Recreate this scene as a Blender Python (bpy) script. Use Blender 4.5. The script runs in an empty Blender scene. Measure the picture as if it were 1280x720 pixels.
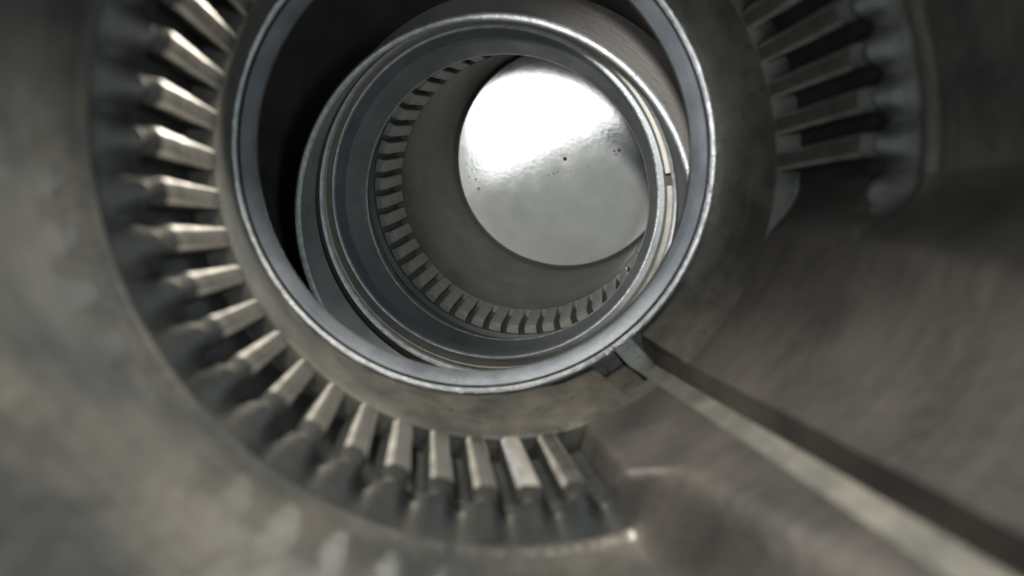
import bpy, math, random
from mathutils import Vector, Matrix
random.seed(7)
S = bpy.context.scene
C = S.collection

# ------------------------------------------------------------------ camera
F = 914.0                                   # focal length in pixels of a 1280 wide frame
cd = bpy.data.cameras.new('camera'); cam = bpy.data.objects.new('camera', cd); C.objects.link(cam)
cam.rotation_euler = (math.radians(90), 0, 0)
cd.sensor_width = 36; cd.lens = F/1280*36; cd.clip_start = 0.002; cd.clip_end = 20
cd.dof.use_dof = True; cd.dof.focus_distance = 0.42; cd.dof.aperture_fstop = 5.5
S.camera = cam

# ------------------------------------------------------------------ world and lamps
W = bpy.data.worlds.new('World'); S.world = W; W.use_nodes = True
bg = W.node_tree.nodes['Background']; bg.inputs[0].default_value = (0.82, 0.94, 1.0, 1); bg.inputs[1].default_value = 0.15

def lamp(name, kind, loc, target, power, color, **kw):
    l = bpy.data.lights.new(name, kind); o = bpy.data.objects.new(name, l); C.objects.link(o)
    o.location = loc; l.energy = power; l.color = color
    o.rotation_euler = (Vector(target)-Vector(loc)).to_track_quat('-Z', 'Y').to_euler()
    for k, v in kw.items(): setattr(l, k, v)
    return o
# the inspection probe's beam, plus an added spot, fill and reflection panel
lamp('added_spot', 'SPOT', (-0.064, 0.232, 0.104), (-0.040, 0.205, -0.07), 1.9, (1.0, 0.93, 0.82), spot_size=math.radians(124), spot_blend=1.0, shadow_soft_size=0.016)  # added spot at the top of the bore, well ahead of the lens
lamp('added_fill', 'AREA', (0.112, -0.01, 0.03), (-0.03, 0.35, 0.05), 0.17, (0.82, 0.96, 1.0), shape='DISK', size=0.05)  # added cool fill near the right wall
lamp('probe_beam', 'SPOT', (-0.015, 0.0, 0.075), (0.052, 0.5, 0.050), 5.6, (1.0, 0.98, 0.94), spot_size=math.radians(29), spot_blend=0.7, shadow_soft_size=0.010)
pw = lamp('dish_panel', 'AREA', (-0.042, -0.004, 0.010), (0.0, 0.5, 0.08), 0.055, (1.0, 1.0, 1.0), shape='RECTANGLE', size=0.085, size_y=0.052)  # added panel, sized for the bright patch it reflects in the dish
pw.rotation_euler.rotate_axis('Z', math.radians(-23 + 46))

S.view_settings.view_transform = 'Standard'; S.view_settings.look = 'None'
S.view_settings.exposure = 0.0; S.view_settings.gamma = 1.0; S.view_settings.use_curve_mapping = False
S.render.engine = 'CYCLES'
S.cycles.max_bounces = 10; S.cycles.glossy_bounces = 8; S.cycles.diffuse_bounces = 6

# ------------------------------------------------------------------ materials
def metal(name, col, col2, rough=0.45, metallic=0.7, scale=30, marks=0.25, bump=0.15, grain=700, spots=0.0, rvar=0.15, wave=0.0, wscale=75, streak=(14, 1400)):
    m = bpy.data.materials.new(name); m.use_nodes = True
    nt = m.node_tree; N = nt.nodes; L = nt.links; b = N['Principled BSDF']
    tc = N.new('ShaderNodeTexCoord')
    n1 = N.new('ShaderNodeTexNoise'); n1.inputs['Scale'].default_value = scale; n1.inputs['Detail'].default_value = 6; n1.inputs['Roughness'].default_value = 0.6
    L.new(tc.outputs['Object'], n1.inputs['Vector'])
    # turning marks: long along the circumference, fine along the axis
    mp = N.new('ShaderNodeMapping'); mp.inputs['Scale'].default_value = (*streak, 1); L.new(tc.outputs['UV'], mp.inputs['Vector'])
    n2 = N.new('ShaderNodeTexNoise'); n2.inputs['Scale'].default_value = 1.0; n2.inputs['Detail'].default_value = 3; L.new(mp.outputs[0], n2.inputs['Vector'])
    n3 = N.new('ShaderNodeTexNoise'); n3.inputs['Scale'].default_value = grain; n3.inputs['Detail'].default_value = 3; L.new(tc.outputs['Object'], n3.inputs['Vector'])
    cr = N.new('ShaderNodeValToRGB'); cr.color_ramp.elements[0].position = 0.34; cr.color_ramp.elements[1].position = 0.66
    cr.color_ramp.elements[0].color = (*col, 1); cr.color_ramp.elements[1].color = (*col2, 1)
    mx = N.new('ShaderNodeMath'); mx.operation = 'MULTIPLY_ADD'; L.new(n2.outputs['Fac'], mx.inputs[0]); mx.inputs[1].default_value = marks
    sb = N.new('ShaderNodeMath'); sb.operation = 'SUBTRACT'; L.new(n1.outputs['Fac'], sb.inputs[0]); sb.inputs[1].default_value = marks*0.5
    L.new(sb.outputs[0], mx.inputs[2]); L.new(mx.outputs[0], cr.inputs[0])
    last = cr.outputs[0]
    if spots:
        n4 = N.new('ShaderNodeTexNoise'); n4.inputs['Scale'].default_value = 260; n4.inputs['Detail'].default_value = 5; L.new(tc.outputs['Object'], n4.inputs['Vector'])
        r4 = N.new('ShaderNodeMapRange'); r4.inputs['From Min'].default_value = 0.62; r4.inputs['From Max'].default_value = 0.70; r4.inputs['To Max'].default_value = spots; L.new(n4.outputs['Fac'], r4.inputs['Value'])
        mc = N.new('ShaderNodeMix'); mc.data_type = 'RGBA'; L.new(r4.outputs[0], mc.inputs['Factor']); L.new(last, mc.inputs['A']); mc.inputs['B'].default_value = (0.03, 0.028, 0.025, 1)
        last = mc.outputs['Result']
    L.new(last, b.inputs['Base Color'])
    b.inputs['Metallic'].default_value = metallic
    rr = N.new('ShaderNodeMapRange'); rr.inputs['To Min'].default_value = rough-rvar; rr.inputs['To Max'].default_value = rough+rvar; L.new(n1.outputs['Fac'], rr.inputs['Value']); L.new(rr.outputs[0], b.inputs['Roughness'])
    ad = N.new('ShaderNodeMath'); ad.operation = 'ADD'; L.new(n2.outputs['Fac'], ad.inputs[0]); L.new(n3.outputs['Fac'], ad.inputs[1])
    bp = N.new('ShaderNodeBump'); bp.inputs['Strength'].default_value = bump; bp.inputs['Distance'].default_value = 0.0006
    L.new(ad.outputs[0], bp.inputs['Height']); L.new(bp.outputs[0], b.inputs['Normal'])
    if wave:
        n5 = N.new('ShaderNodeTexNoise'); n5.inputs['Scale'].default_value = wscale; n5.inputs['Detail'].default_value = 4; n5.inputs['Distortion'].default_value = 0.6; L.new(tc.outputs['Object'], n5.inputs['Vector'])
        b2 = N.new('ShaderNodeBump'); b2.inputs['Strength'].default_value = wave; b2.inputs['Distance'].default_value = 0.004
        L.new(n5.outputs['Fac'], b2.inputs['Height']); L.new(b2.outputs[0], bp.inputs['Normal'])
    return m
M = {
 'cast':   metal('cast_wall', (0.10, 0.108, 0.112), (0.22, 0.208, 0.18), 0.40, 0.6, 24, 0.28, 0.5, 260, rvar=0.15, wave=0.16, streak=(18, 240)),
 'root':   metal('spline_root', (0.035, 0.04, 0.041), (0.065, 0.07, 0.068), 0.6, 0.5, 40, 0.2, 0.3, 400),  # dark colour puts shade into the gaps and tooth flanks
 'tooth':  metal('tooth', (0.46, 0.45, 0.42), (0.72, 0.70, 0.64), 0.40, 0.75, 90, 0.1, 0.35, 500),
 'relief': metal('relief', (0.036, 0.038, 0.037), (0.085, 0.082, 0.074), 0.5, 0.5, 60, 0.3, 0.3, 400),  # shade of the relief band and tooth ends, put into the colour
 'land':   metal('tooth_land', (0.065, 0.064, 0.06), (0.15, 0.143, 0.126), 0.40, 0.6, 110, 0.1, 0.4, 500),  # darkened so that the lands look less lit
 'bore':   metal('smooth_bore', (0.078, 0.078, 0.072), (0.155, 0.147, 0.127), 0.5, 0.5, 60, 0.3, 0.3, 500, spots=0.6),
 'steel':  metal('blue_steel', (0.22, 0.25, 0.29), (0.32, 0.355, 0.40), 0.42, 0.7, 50, 0.4, 0.25, 900),
 'edge':   metal('worn_edge', (0.50, 0.53, 0.56), (0.80, 0.82, 0.84), 0.42, 0.7, 300, 0.1, 0.8, 1100),
 'dark':   metal('dark_cavity', (0.13, 0.125, 0.125), (0.21, 0.195, 0.178), 0.5, 0.5, 40, 0.3, 0.2, 500),
 'barrel': metal('barrel', (0.24, 0.265, 0.27), (0.34, 0.365, 0.37), 0.44, 0.6, 50, 0.5, 0.2, 900),
 'sleeve': metal('sleeve', (0.16, 0.156, 0.143), (0.235, 0.226, 0.203), 0.38, 0.6, 40, 0.35, 0.2, 700),
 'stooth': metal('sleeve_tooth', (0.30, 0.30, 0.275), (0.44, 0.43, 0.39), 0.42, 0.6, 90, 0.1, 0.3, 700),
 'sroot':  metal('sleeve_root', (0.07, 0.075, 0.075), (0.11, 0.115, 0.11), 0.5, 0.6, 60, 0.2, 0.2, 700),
 'ring':   metal('ring_steel', (0.27, 0.265, 0.24), (0.38, 0.365, 0.325), 0.38, 0.7, 80, 0.3, 0.2, 900),
 'pad':    metal('dark_pad', (0.056, 0.056, 0.054), (0.115, 0.106, 0.097), 0.52, 0.45, 24, 0.2, 0.4, 300, wave=0.12, streak=(18, 240)),  # darker than the cast wall across the toothless sector
 'key':    metal('keyway_steel', (0.22, 0.225, 0.21), (0.36, 0.35, 0.315), 0.45, 0.55, 70, 0.1, 0.3, 500),
 'dish':   metal('polished_dish', (0.70, 0.72, 0.70), (0.77, 0.78, 0.76), 0.075, 0.50, 60, 0.0, 0.0, 900, rvar=0.03, wave=0.005, wscale=300),
 'seal':   metal('black_seal', (0.015, 0.015, 0.015), (0.03, 0.03, 0.03), 0.6, 0.0, 80, 0.2, 0.2, 700),
}

# ------------------------------------------------------------------ frames
def frame(vx, vy, o3):
    """matrix of an axis that points at (vx,vy) of the picture; o3 = (u, w, t) of the origin. local x=u, y=w, z=-t"""
    d = Vector(((vx-640)/F, -(vy-360)/F, -1)).normalized()
    u = d.cross(Vector((0, 1, 0))).normalized(); w = u.cross(d)
    o = u*o3[0]+w*o3[1]+d*o3[2]
    R = Matrix.Rotation(math.radians(90), 4, 'X')
    m = Matrix(((u.x, w.x, -d.x, o.x), (u.y, w.y, -d.y, o.y), (u.z, w.z, -d.z, o.z), (0, 0, 0, 1)))
    return R @ m
AT, BT = 0.30, 0.33
AO = (0.0285, 0.0255, AT); BO = (-0.0585, -0.0395, BT)
MA = frame(535, 290, AO); MB = frame(770, 150, BO)

def thing(name, label, cat, mat, group=None):
    o = bpy.data.objects.new(name, None); C.objects.link(o); o.matrix_world = mat; o.empty_display_size = 0.01
    o['label'] = label; o['category'] = cat
    if group: o['group'] = group
    return o
def obj(name, me, mat, parent):
    o = bpy.data.objects.new(name, me); C.objects.link(o); o.parent = parent
    if mat and not me.materials: me.materials.append(M[mat])
    return o
def finish(me, ang=32):
    for p in me.polygons: p.use_smooth = True
    me.set_sharp_from_angle(angle=math.radians(ang)); me.update()

def grid(name, rows, mat, parent, thetas=None, closed=True, ang=32, keep=None):
    """rows: list of functions/tuples -> (t, cx, cy, R or R(theta)) in local units (t already relative: z=-t)"""
    n = 240
    th = thetas or [2*math.pi*i/n for i in range(n)]
    n = len(th); vs = []; fs = []; uv = []
    acc = 0; vv = []
    for j, (t, cx, cy, R) in enumerate(rows):
        if j:
            r0 = rows[j-1][3]; r0 = r0(th[0]) if callable(r0) else r0; r1 = R(th[0]) if callable(R) else R
            acc += math.hypot(t-rows[j-1][0], r1-r0)
        vv.append(acc)
        for a in th:
            r = R(a) if callable(R) else R
            vs.append((cx+r*math.cos(a), cy+r*math.sin(a), -t))
    m = n if closed else n-1
    for j in range(len(rows)-1):
        for i in range(m):
            k = (i+1) % n
            if keep and not keep(th[i]+1e-3): continue
            fs.append((j*n+i, (j+1)*n+i, (j+1)*n+k, j*n+k))
            a0, a1 = th[i]*0.1, (th[i+1] if i+1 < n else th[0]+2*math.pi)*0.1
            uv += [(a0, vv[j]), (a0, vv[j+1]), (a1, vv[j+1]), (a1, vv[j])]
    me = bpy.data.meshes.new(name); me.from_pydata(vs, [], fs)
    ul = me.uv_layers.new(name='UVMap')
    for i, q in enumerate(uv): ul.data[i].uv = q
    finish(me, ang)
    return obj(name, me, mat, parent)
def Rws(lst): return [(t, x, y, r) for (t, r, x, y) in lst]

# ------------------------------------------------------------------ housing with internal splines and keyway
rad = math.radians
housing = thing('splined_housing', 'grey cast metal housing with coarse internal splines and a keyway around the collar', 'housing', MA)
ECX, ECY = -0.0066, 0.0060                 # the collar sits a little off the bore axis
RT, RR, RW = 0.100, 0.1095, 0.1150           # tooth land, groove root, outer bore wall
PAD0, PAD1 = -76.0, -4.0                     # toothless sector holding the keyway
def sm(x): x = max(0, min(1, x)); return x*x*(3-2*x)
def deg(a):
    a = math.degrees(a) % 360
    return a-360 if a > 180 else a
def pad(a, soft=5.0):
    d = deg(a); return sm((d-PAD0)/soft)*sm((PAD1-d)/max(soft, 13))
def gap(a): return (0.5-0.5*math.cos(48*(a-rad(8.4))))**1.5      # 1 between two teeth, 0 at a tooth
KC, KH, KD = -51.2, 3.75, 0.0065
def key(a): return abs(deg(a)-KC) < KH
def keyR(a):
    d = deg(a); return RT+KD*(1 if d < -50.0 else max(0, (KC+KH-d)/(KC+KH+50.0)))
def notch(a): return -61.7 < deg(a) < KC+KH
tl = [i*0.6 for i in range(600)]
for e in (KC-KH, KC+KH, -50.0, -61.7): tl += [e % 360-0.04, e % 360+0.04]
tl = [rad(a) for a in sorted(tl)]
wob = [random.uniform(-1, 1) for _ in range(12)]
def uneven(a, t): return 0.00045*sum(wob[k]*math.sin((k+2)*a+wob[-k-1]*7+t*40*wob[k]) for k in range(6))
def wallR(t, base, soft=5.0, keyed=True, rough=0.0):
    def f(a):
        r = base+(RT-base)*pad(a, soft)+uneven(a, t)*rough
        if keyed and key(a): r = keyR(a)
        return r
    return f
def arow(t, base, soft=5.0, rough=0.0, keyed=True): return (t-AT, 0, 0, wallR(t, base, soft, keyed, rough))
nokey = lambda a: not key(a)
W1 = [arow(t, RW+0.0004, 12+max(0, .19-t)*100, 1.0) for t in (-0.06, -0.03, 0, 0.03, 0.06, 0.08, 0.10, 0.12, 0.14, 0.16, 0.18, 0.190)]+[arow(0.1945, RW+0.0001, 11, 0.5)]
W2 = [arow(0.1945, RW+0.0001, 11, 0.5), arow(0.1965, RW-0.0008, 10), arow(0.1985, RW-0.0012, 9), arow(0.2000, RW-0.0004, 8)]
def scoop(t, base, soft, amp):
    f = wallR(t, base, soft)
    return (t-AT, 0, 0, lambda a: f(a)+(0 if key(a) else amp*gap(a)*(1-pad(a, soft))))
W3 = [arow(0.2000, RW-0.0004, 8), scoop(0.2012, RW-0.0016, 7, .0004), scoop(0.2030, RW-0.0052, 6, .0020), scoop(0.2048, RW-0.0090, 5, .0042), scoop(0.2062, 0.1035, 4, .0052), scoop(0.2072, 0.1032, 4, .0052)]
W4 = [scoop(0.2072, 0.1032, 4, .0052), scoop(0.2090, 0.1038, 4, .0050), scoop(0.2125, 0.1060, 4, .003), arow(0.2160, 0.1082, 4), arow(0.2200, RR, 4), arow(0.240, RR, 4), arow(0.2610, RR, 4)]
inpad = lambda a: PAD0+1 < deg(a) < PAD1
grid('bore_wall', W1, 'cast', housing, tl, keep=lambda a: nokey(a) and not inpad(a))
grid('lip', W2, 'cast', housing, tl, keep=lambda a: nokey(a) and not inpad(a))
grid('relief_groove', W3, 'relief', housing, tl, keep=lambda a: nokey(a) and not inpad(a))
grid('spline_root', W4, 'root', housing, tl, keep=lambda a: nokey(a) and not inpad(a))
grid('pad', W1+W2[1:]+W3[1:]+W4[1:], 'pad', housing, tl, keep=lambda a: nokey(a) and inpad(a))
grid('keyway', W1+W2[1:]+W3[1:]+W4[1:]+[arow(0.300, RR, 2), (0.3005-AT, ECX, ECY, .0975)], 'key', housing, tl, keep=lambda a: key(a) and deg(a) < -50.0)
grid('keyway_slope', W1+W2[1:]+W3[1:]+W4[1:]+[arow(0.300, RR, 2), (0.3005-AT, ECX, ECY, .0975)], 'pad', housing, tl, keep=lambda a: key(a) and deg(a) >= -50.0)  # slope's shade comes from the dark pad colour
# smooth bore between the splines and the collar; skewed a little to the collar's centre

def brow(t, k, base):
    def f(a):
        if notch(a) and t > 0.2700: return RT+KD
        if key(a): return keyR(a)
        return base+(RT-base)*pad(a)
    return (t-AT, ECX*k, ECY*k, f)
grid('smooth_bore', [brow(0.2610, 0, RR), brow(0.2612, 0, RT+0.0006), brow(0.2618, 0, RT), brow(0.2695, 0.2, RT-0.0002), brow(0.2701, 0.22, RT-0.0003), brow(0.290, 0.75, RT-0.0012), brow(0.303, 1, RT-0.0018), (0.3032-AT, ECX, ECY, .0975)], 'bore', housing, tl, keep=lambda a: not key(a))
# outer casing so that the bore has a body round it
grid('casing', [(-0.06-AT, 0, 0, RW+0.01), (-0.06-AT, 0, 0, 0.150), (0.36, 0, 0, 0.150), (0.36, 0, 0, 0.001)], 'cast', housing)

def tooth_mesh(name, Rl, Rr, wl, wr, L, bev, slant, cham, mats, endr=0.3, wear=0.0, seed=0):
    """one spline tooth at angle 0: land at radius Rl, root at Rr, runs z from 0 (far) to L (near, towards the camera)"""
    prof = [(-wr, Rr), (-wl-bev*0.3, Rl+bev*1.1), (-wl+bev*0.8, Rl), (0, Rl-0.00008), (wl-bev*0.55, Rl), (wl+bev*0.3, Rl+bev), (wr, Rr)]
    rn = random.Random(seed); secs = [0.0, 0.02, 0.15, 0.28, 0.42, 0.55, 0.68, 0.83, 0.97, 1.0]
    vs = []; fs = []; n = len(prof)
    for s in secs:
        for (y, r) in prof:
            z = L*s
            if s > 0.6:
                z += slant*(y/wl)*(s-0.6)/0.4
            if s == 1.0:
                up = (Rr-r)/(Rr-Rl); z -= cham*0; r2 = r+(Rr-r)*endr
                r = r2; z += cham
            if wear and r < Rr-0.002 and abs(y) > wl*0.4: r += abs(rn.gauss(0, 1))*wear; y += rn.gauss(0, 1)*wear*0.5
            rr = r+ (0.0003 if s == 0 and r < Rr-0.001 else 0)
            vs.append((math.sqrt(max(rr*rr-y*y, 0)), y, z))
    for j in range(len(secs)-1):
        for i in range(n-1): fs.append((j*n+i, j*n+i+1, (j+1)*n+i+1, (j+1)*n+i))
    fs.append(tuple(range(n))[::-1]); fs.append(tuple((len(secs)-1)*n+i for i in range(n)))
    me = bpy.data.meshes.new(name); me.from_pydata(vs, [], fs); ul = me.uv_layers.new(name='UVMap')
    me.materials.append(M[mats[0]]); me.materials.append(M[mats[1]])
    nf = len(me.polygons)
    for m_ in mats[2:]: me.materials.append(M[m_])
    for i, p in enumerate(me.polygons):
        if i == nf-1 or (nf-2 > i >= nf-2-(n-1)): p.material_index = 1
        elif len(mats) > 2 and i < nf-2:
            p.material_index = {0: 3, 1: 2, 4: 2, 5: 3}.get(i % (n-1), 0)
    finish(me, 25)
    return me
tms = []
for i in range(7):
    e = random.uniform(-.0002, .0002)
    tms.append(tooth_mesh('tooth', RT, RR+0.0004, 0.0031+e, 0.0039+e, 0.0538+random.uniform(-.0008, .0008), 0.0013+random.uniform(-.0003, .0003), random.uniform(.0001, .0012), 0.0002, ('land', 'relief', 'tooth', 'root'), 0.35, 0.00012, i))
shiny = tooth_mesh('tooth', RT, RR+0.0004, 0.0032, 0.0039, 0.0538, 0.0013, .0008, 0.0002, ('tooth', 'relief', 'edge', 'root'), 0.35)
for k in range(48):
    c = 6.3+7.5*k+2.1
    d = deg(rad(c))
    if PAD0-1 < d < PAD1+4: continue
    me = tms[(k*3+k//7) % 7]
    if k == 35: me = shiny
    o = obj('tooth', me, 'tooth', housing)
    o.rotation_euler = (0, 0, rad(c+random.uniform(-.15, .15))); o.location = (0, 0, AT-0.2614)

# ------------------------------------------------------------------ collar in front
collar = thing('collar', 'blue grey steel collar ring with frosted bright edge seated past the splines', 'collar ring', MA @ Matrix.Translation((ECX, ECY, 0)))
jt = {}
def ragged(r, amp, seed):
    rnd = random.Random(seed); tab = [rnd.uniform(-1, 1) for _ in range(240)]
    return lambda a: r+amp*tab[int(round(a/(2*math.pi)*240)) % 240]
def cr(lst): return [(t, 0, 0, r) for t, r in lst]
grid('bright_edge', cr([(0.004, .1005), (-0.001, ragged(.0985, .00022, 1)), (-0.0018, ragged(.0975, .00022, 2)), (-0.0016, ragged(.0966, .0002, 3)), (-0.0006, .0960)]), 'edge', collar)
grid('groove', cr([(-0.0006, .0960), (0.0010, .0958), (0.0010, .0951), (0.0002, .0950)]), 'seal', collar)
grid('chamfer', cr([(0.0002, .0950), (0.0022, .0930), (0.0050, .0908), (0.0060, .0903)]), 'steel', collar)
grid('inner_wall', cr([(0.0060, .0903), (0.0085, .0902), (0.0100, .0908), (0.0105, .0925), (0.012, .0990)]), 'bore', collar)

# ------------------------------------------------------------------ cavity behind the collar
cav = thing('socket', 'dark hollow socket behind the collar, around the mouth of the inner barrel', 'socket', MA @ Matrix.Translation((ECX, ECY, 0)))
grid('socket_wall', cr([(0.0115, .0975), (0.013, .1040), (0.030, .1080), (0.050, .1090), (0.125, .1090)]), 'dark', cav)
# ------------------------------------------------------------------ inner barrel, tilted
def b(t, r, u, w): return (t-BT, u-BO[0], w-BO[1], r)
cE, cB, cC, cD = (-.0580, -.0471), (-.0585, -.0375), (-.0616, -.0370), (-.0581, -.0407)
barrel = thing('inner_barrel', 'tilted grey steel barrel with stepped mouth inside the collar', 'barrel', MB)
grid('outer_wall', [b(.425, .0945, *cE), b(.345, .0950, *cE), b(.333, .0945, *cE)], 'bore', barrel)
grid('rim', [b(.333, .0945, *cE), b(.3305, .0942, *cE), b(.3295, .0932, *cE), b(.3297, .0920, *cE), b(.3308, .0912, *cE)], 'edge', barrel)
mix = lambda p, q, k: (p[0]+(q[0]-p[0])*k, p[1]+(q[1]-p[1])*k)
grid('chamfer', [b(.3308, .0912, *cE), b(.3345, .0897, *mix(cE, cB, .35)), b(.3400, .0868, *mix(cE, cB, .75))], 'barrel', barrel)
grid('groove', [b(.3400, .0868, *mix(cE, cB, .75)), b(.3430, .0874, *mix(cE, cB, .85)), b(.3435, .0858, *mix(cE, cB, .9))], 'seal', barrel)
grid('step', [b(.3435, .0858, *mix(cE, cB, .9)), b(.3438, .0852, *cB), b(.3443, .0846, *cB), b(.3450, .0843, *cB), b(.3475, .0845, *cB)], 'edge', barrel)
grid('ring_seat', [b(.3475, .0845, *cB), b(.3476, .0866, *cB), b(.3585, .0866, *cC), b(.3587, .0822, *cC)], 'barrel', barrel)
grid('inner_step', [b(.3587, .0822, *cC), b(.3590, .0816, *cC), b(.3596, .0813, *cC), b(.3605, .0812, *cC)], 'edge', barrel)
grid('throat_ramp', [b(.3605, .0812, *cC), b(.3680, .0800, *mix(cC, cD, .4))], 'steel', barrel)
grid('throat', [b(.3680, .0800, *mix(cC, cD, .4)), b(.3730, .0778, *mix(cC, cD, .7)), b(.3775, .0757, *mix(cC, cD, .9)), b(.3790, .0750, *cD)], 'barrel', barrel)
grid('throat_edge', [b(.3790, .0750, *cD), b(.3797, .0746, *cD), b(.3805, .0747, *cD), b(.3830, .0760, *cD), b(.3835, .0885, *cD)], 'edge', barrel)

def socket_floor():
    inv = cav.matrix_world.inverted() @ MB
    g = grid('socket_floor', [b(.420, .0940, *cE), b(.418, .1000, *cE), b(.416, .1180, *cE)], 'dark', cav)
    g.data.transform(inv)
    w = [o for o in cav.children if o.name.startswith('socket_wall')][0].data      # the wall runs down to the floor's rim
    n = 240; k = len(w.vertices)-n
    for i in range(n): w.vertices[k+i].co = g.data.vertices[2*n+i].co
    finish(w)
socket_floor()
# ------------------------------------------------------------------ split retaining ring in its seat
ringm = MB @ Matrix.Translation((mix(cB, cC, .5)[0]-BO[0], mix(cB, cC, .5)[1]-BO[1], -(0.353-BT)))
ring = thing('retaining_ring', 'thin beige steel retaining ring with an angled split, seated in the barrel mouth', 'retaining ring', ringm)
def split_ring(name, parts, a0, a1, sl):
    n = 220; vs = []; fs = []; k = len(parts)
    for i in range(n):
        for (t, r) in parts:
            a = rad(a0+(a1-a0)*i/(n-1)) + (sl*(t/0.0045) if i in (0, n-1) else sl*(t/0.0045))
            vs.append((r*math.cos(a), r*math.sin(a), -t))
    for i in range(n-1):
        for j in range(k):
            q = (j+1) % k; fs.append((i*k+j, i*k+q, (i+1)*k+q, (i+1)*k+j))
    fs.append(tuple(range(k))); fs.append(tuple((n-1)*k+j for j in range(k))[::-1])
    me = bpy.data.meshes.new(name); me.from_pydata(vs, [], fs); me.uv_layers.new(name='UVMap'); finish(me, 30)
    return me
obj('ring_band', split_ring('ring_band', [(-.0045, .0862), (-.0045, .0838), (-.0040, .0832), (.0040, .0830), (.0045, .0836), (.0045, .0862)], 11, 367, rad(2.5)), 'ring', ring)

# ------------------------------------------------------------------ splined sleeve deeper in
cS = (-.0592, -.0405); c8 = (-.0388, -.0280)
SR = 0.0850
sleeve = thing('splined_sleeve', 'darker sleeve with fine internal splines deep inside the barrel', 'sleeve', MB @ Matrix.Translation((cS[0]-BO[0], cS[1]-BO[1], -(0.485-BT))))
def s(t, r, u=cS[0], w=cS[1]): return (t-0.485, u-cS[0], w-cS[1], r)
grid('undercut', [s(.3835, .0885, *cD), s(.39, .0935), s(.43, .0935), s(.4400, .0930)], 'barrel', sleeve)
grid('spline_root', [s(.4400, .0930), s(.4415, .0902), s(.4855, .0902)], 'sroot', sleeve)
m7 = (-.0570, -.0365)
grid('inner_wall', [s(.4850, .0902), s(.4852, .0853), s(.4860, .0848), s(.5100, .0848, *mix(cS, c8, .30)), s(.5400, .0848, *mix(cS, c8, .68)), s(.5600, .0846, *mix(cS, c8, .93)), s(.5645, .0846, *c8)], 'sleeve', sleeve)
grid('seal_ring', [s(.5640, .0848, *c8), s(.5642, .0830, *c8), s(.5660, .0823, *c8), s(.5700, .0832, *c8)], 'seal', sleeve)
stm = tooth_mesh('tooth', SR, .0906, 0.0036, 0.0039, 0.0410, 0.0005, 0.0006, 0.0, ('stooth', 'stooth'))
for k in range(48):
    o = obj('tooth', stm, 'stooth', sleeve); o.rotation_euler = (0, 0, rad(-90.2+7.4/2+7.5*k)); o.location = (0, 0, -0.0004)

# ------------------------------------------------------------------ polished dished end
endm = MB @ Matrix.Translation((c8[0]-BO[0], c8[1]-BO[1], -(0.569-BT))) @ Vector((0.045, 0.033, 1)).to_track_quat('Z', 'Y').to_matrix().to_4x4()
end = thing('end_cap', 'brightly lit polished dished metal end closing the sleeve', 'end cap', endm)
RC = 0.90; R0 = 0.090
dd = lambda r: (RC-math.sqrt(RC*RC-r*r))
rows = [(dd(R0)-dd(r), 0, 0, r) for r in (R0, .075, .065, .055, .045, .035, .025, .015, .007, .0015)]
grid('dish', rows, 'dish', end, ang=60)

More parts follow.
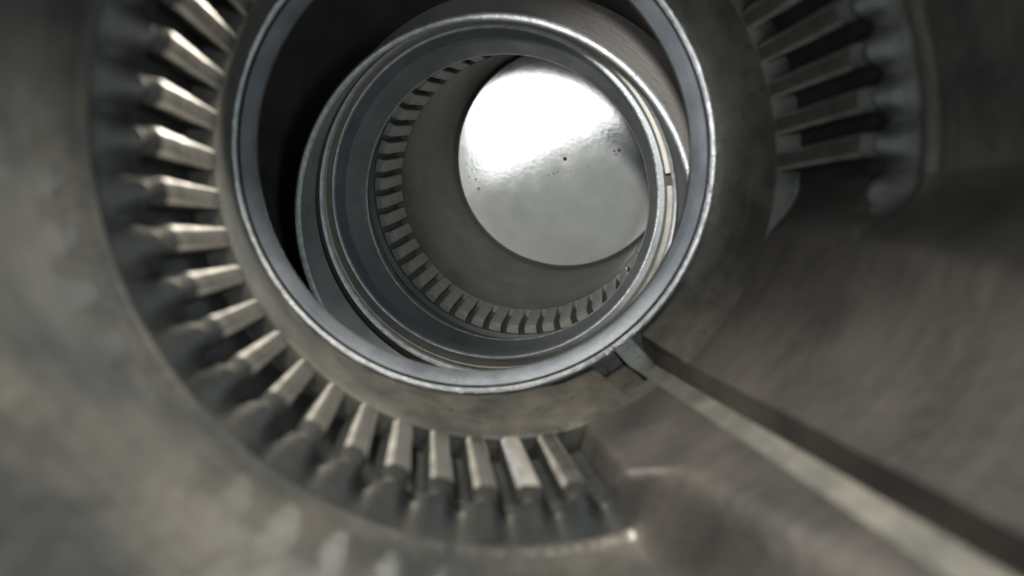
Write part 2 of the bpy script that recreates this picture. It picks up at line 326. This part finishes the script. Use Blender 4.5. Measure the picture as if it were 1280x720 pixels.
def pit_mesh():
    n = 9; vs = [(0, 0, 0.0006)]; 
    for i in range(n):
        a = 2*math.pi*i/n; r = 1.0*random.uniform(.7, 1.2); vs.append((r*math.cos(a)*0.001, r*math.sin(a)*0.001, 0.0))
    fs = [(0, i+1, (i+1) % n+1) for i in range(n)]
    me = bpy.data.meshes.new('pit'); me.from_pydata(vs, [], fs); me.uv_layers.new(name='UVMap'); finish(me, 60); return me
pms = [pit_mesh() for _ in range(3)]
def pit(px, py, sc):
    inv = endm.inverted(); o = inv @ Vector((0, 0, 0)); p = inv @ Vector(((px-640)/F, 1, -(py-360)/F)); r = (p-o).normalized()
    z = 0.0
    for _ in range(4):
        k = (z-o.z)/r.z; q = o+r*k; z = -(dd(R0)-dd(q.to_2d().length))
    ob = obj('pit', pms[int(px) % 3], 'seal', end); ob.location = (q.x, q.y, z); ob.scale = (sc, sc, .6); ob.rotation_euler = (0, 0, px)
for q in ((768, 189, 1.0), (774, 188, 1.5), (770, 193, .8), (692, 217, .8), (686, 219, .6), (697, 215, .6), (713, 214, .5), (598, 236, 1.0), (590, 212, .7), (586, 221, .6), (595, 224, .7), (588, 229, .5), (583, 205, .6), (600, 228, .5), (607, 226, .4), (620, 218, .4), (632, 108, .5), (641, 104, .6), (646, 98, .5), (627, 117, .5), (613, 122, .4), (652, 92, .5), (660, 96, .4)):
    pit(*q)

# burrs left on the rims
def burr_mesh(seed):
    rnd = random.Random(seed); vs = []; fs = []
    for j, (z, r) in enumerate(((0, 1), (.6, .9), (1.2, .35))):
        for i in range(6):
            a = i*math.pi/3+j*.3; q = r*rnd.uniform(.55, 1.35); vs.append((q*math.cos(a)*.001, q*math.sin(a)*.001, z*.001*rnd.uniform(.8, 1.2)))
    for j in range(2):
        for i in range(6): fs.append((j*6+i, j*6+(i+1) % 6, j*6+6+(i+1) % 6, j*6+6+i))
    fs.append(tuple(range(12, 18)))
    me = bpy.data.meshes.new('burr'); me.from_pydata(vs, [], fs); me.uv_layers.new(name='UVMap'); me.materials.append(M['edge']); finish(me, 30); return me
bms = [burr_mesh(i) for i in range(4)]
rnd = random.Random(3)
for k, a in enumerate((-8, -9.5, -11, -55, -56.5, -58, -60, -62, -66, -70, -49, -45, -78, -82, -84, -88, -91, -95, -40)):
    o = obj('burr', bms[k % 4], None, collar); r = rnd.uniform(.0966, .0982)
    o.location = (r*math.cos(rad(a)), r*math.sin(rad(a)), .0014); sc = rnd.uniform(.35, .8); o.scale = (sc, sc*rnd.uniform(.6, 1.6), sc); o.rotation_euler = (0, 0, rad(a*7))
for k, a in enumerate((2, 3.5, 1)):
    o = obj('burr', bms[k], None, barrel); r = .0935
    o.location = (cE[0]-BO[0]+r*math.cos(rad(a)), cE[1]-BO[1]+r*math.sin(rad(a)), .0005); o.scale = (1.1, 1.3, 1.1); o.rotation_euler = (0, 0, k)
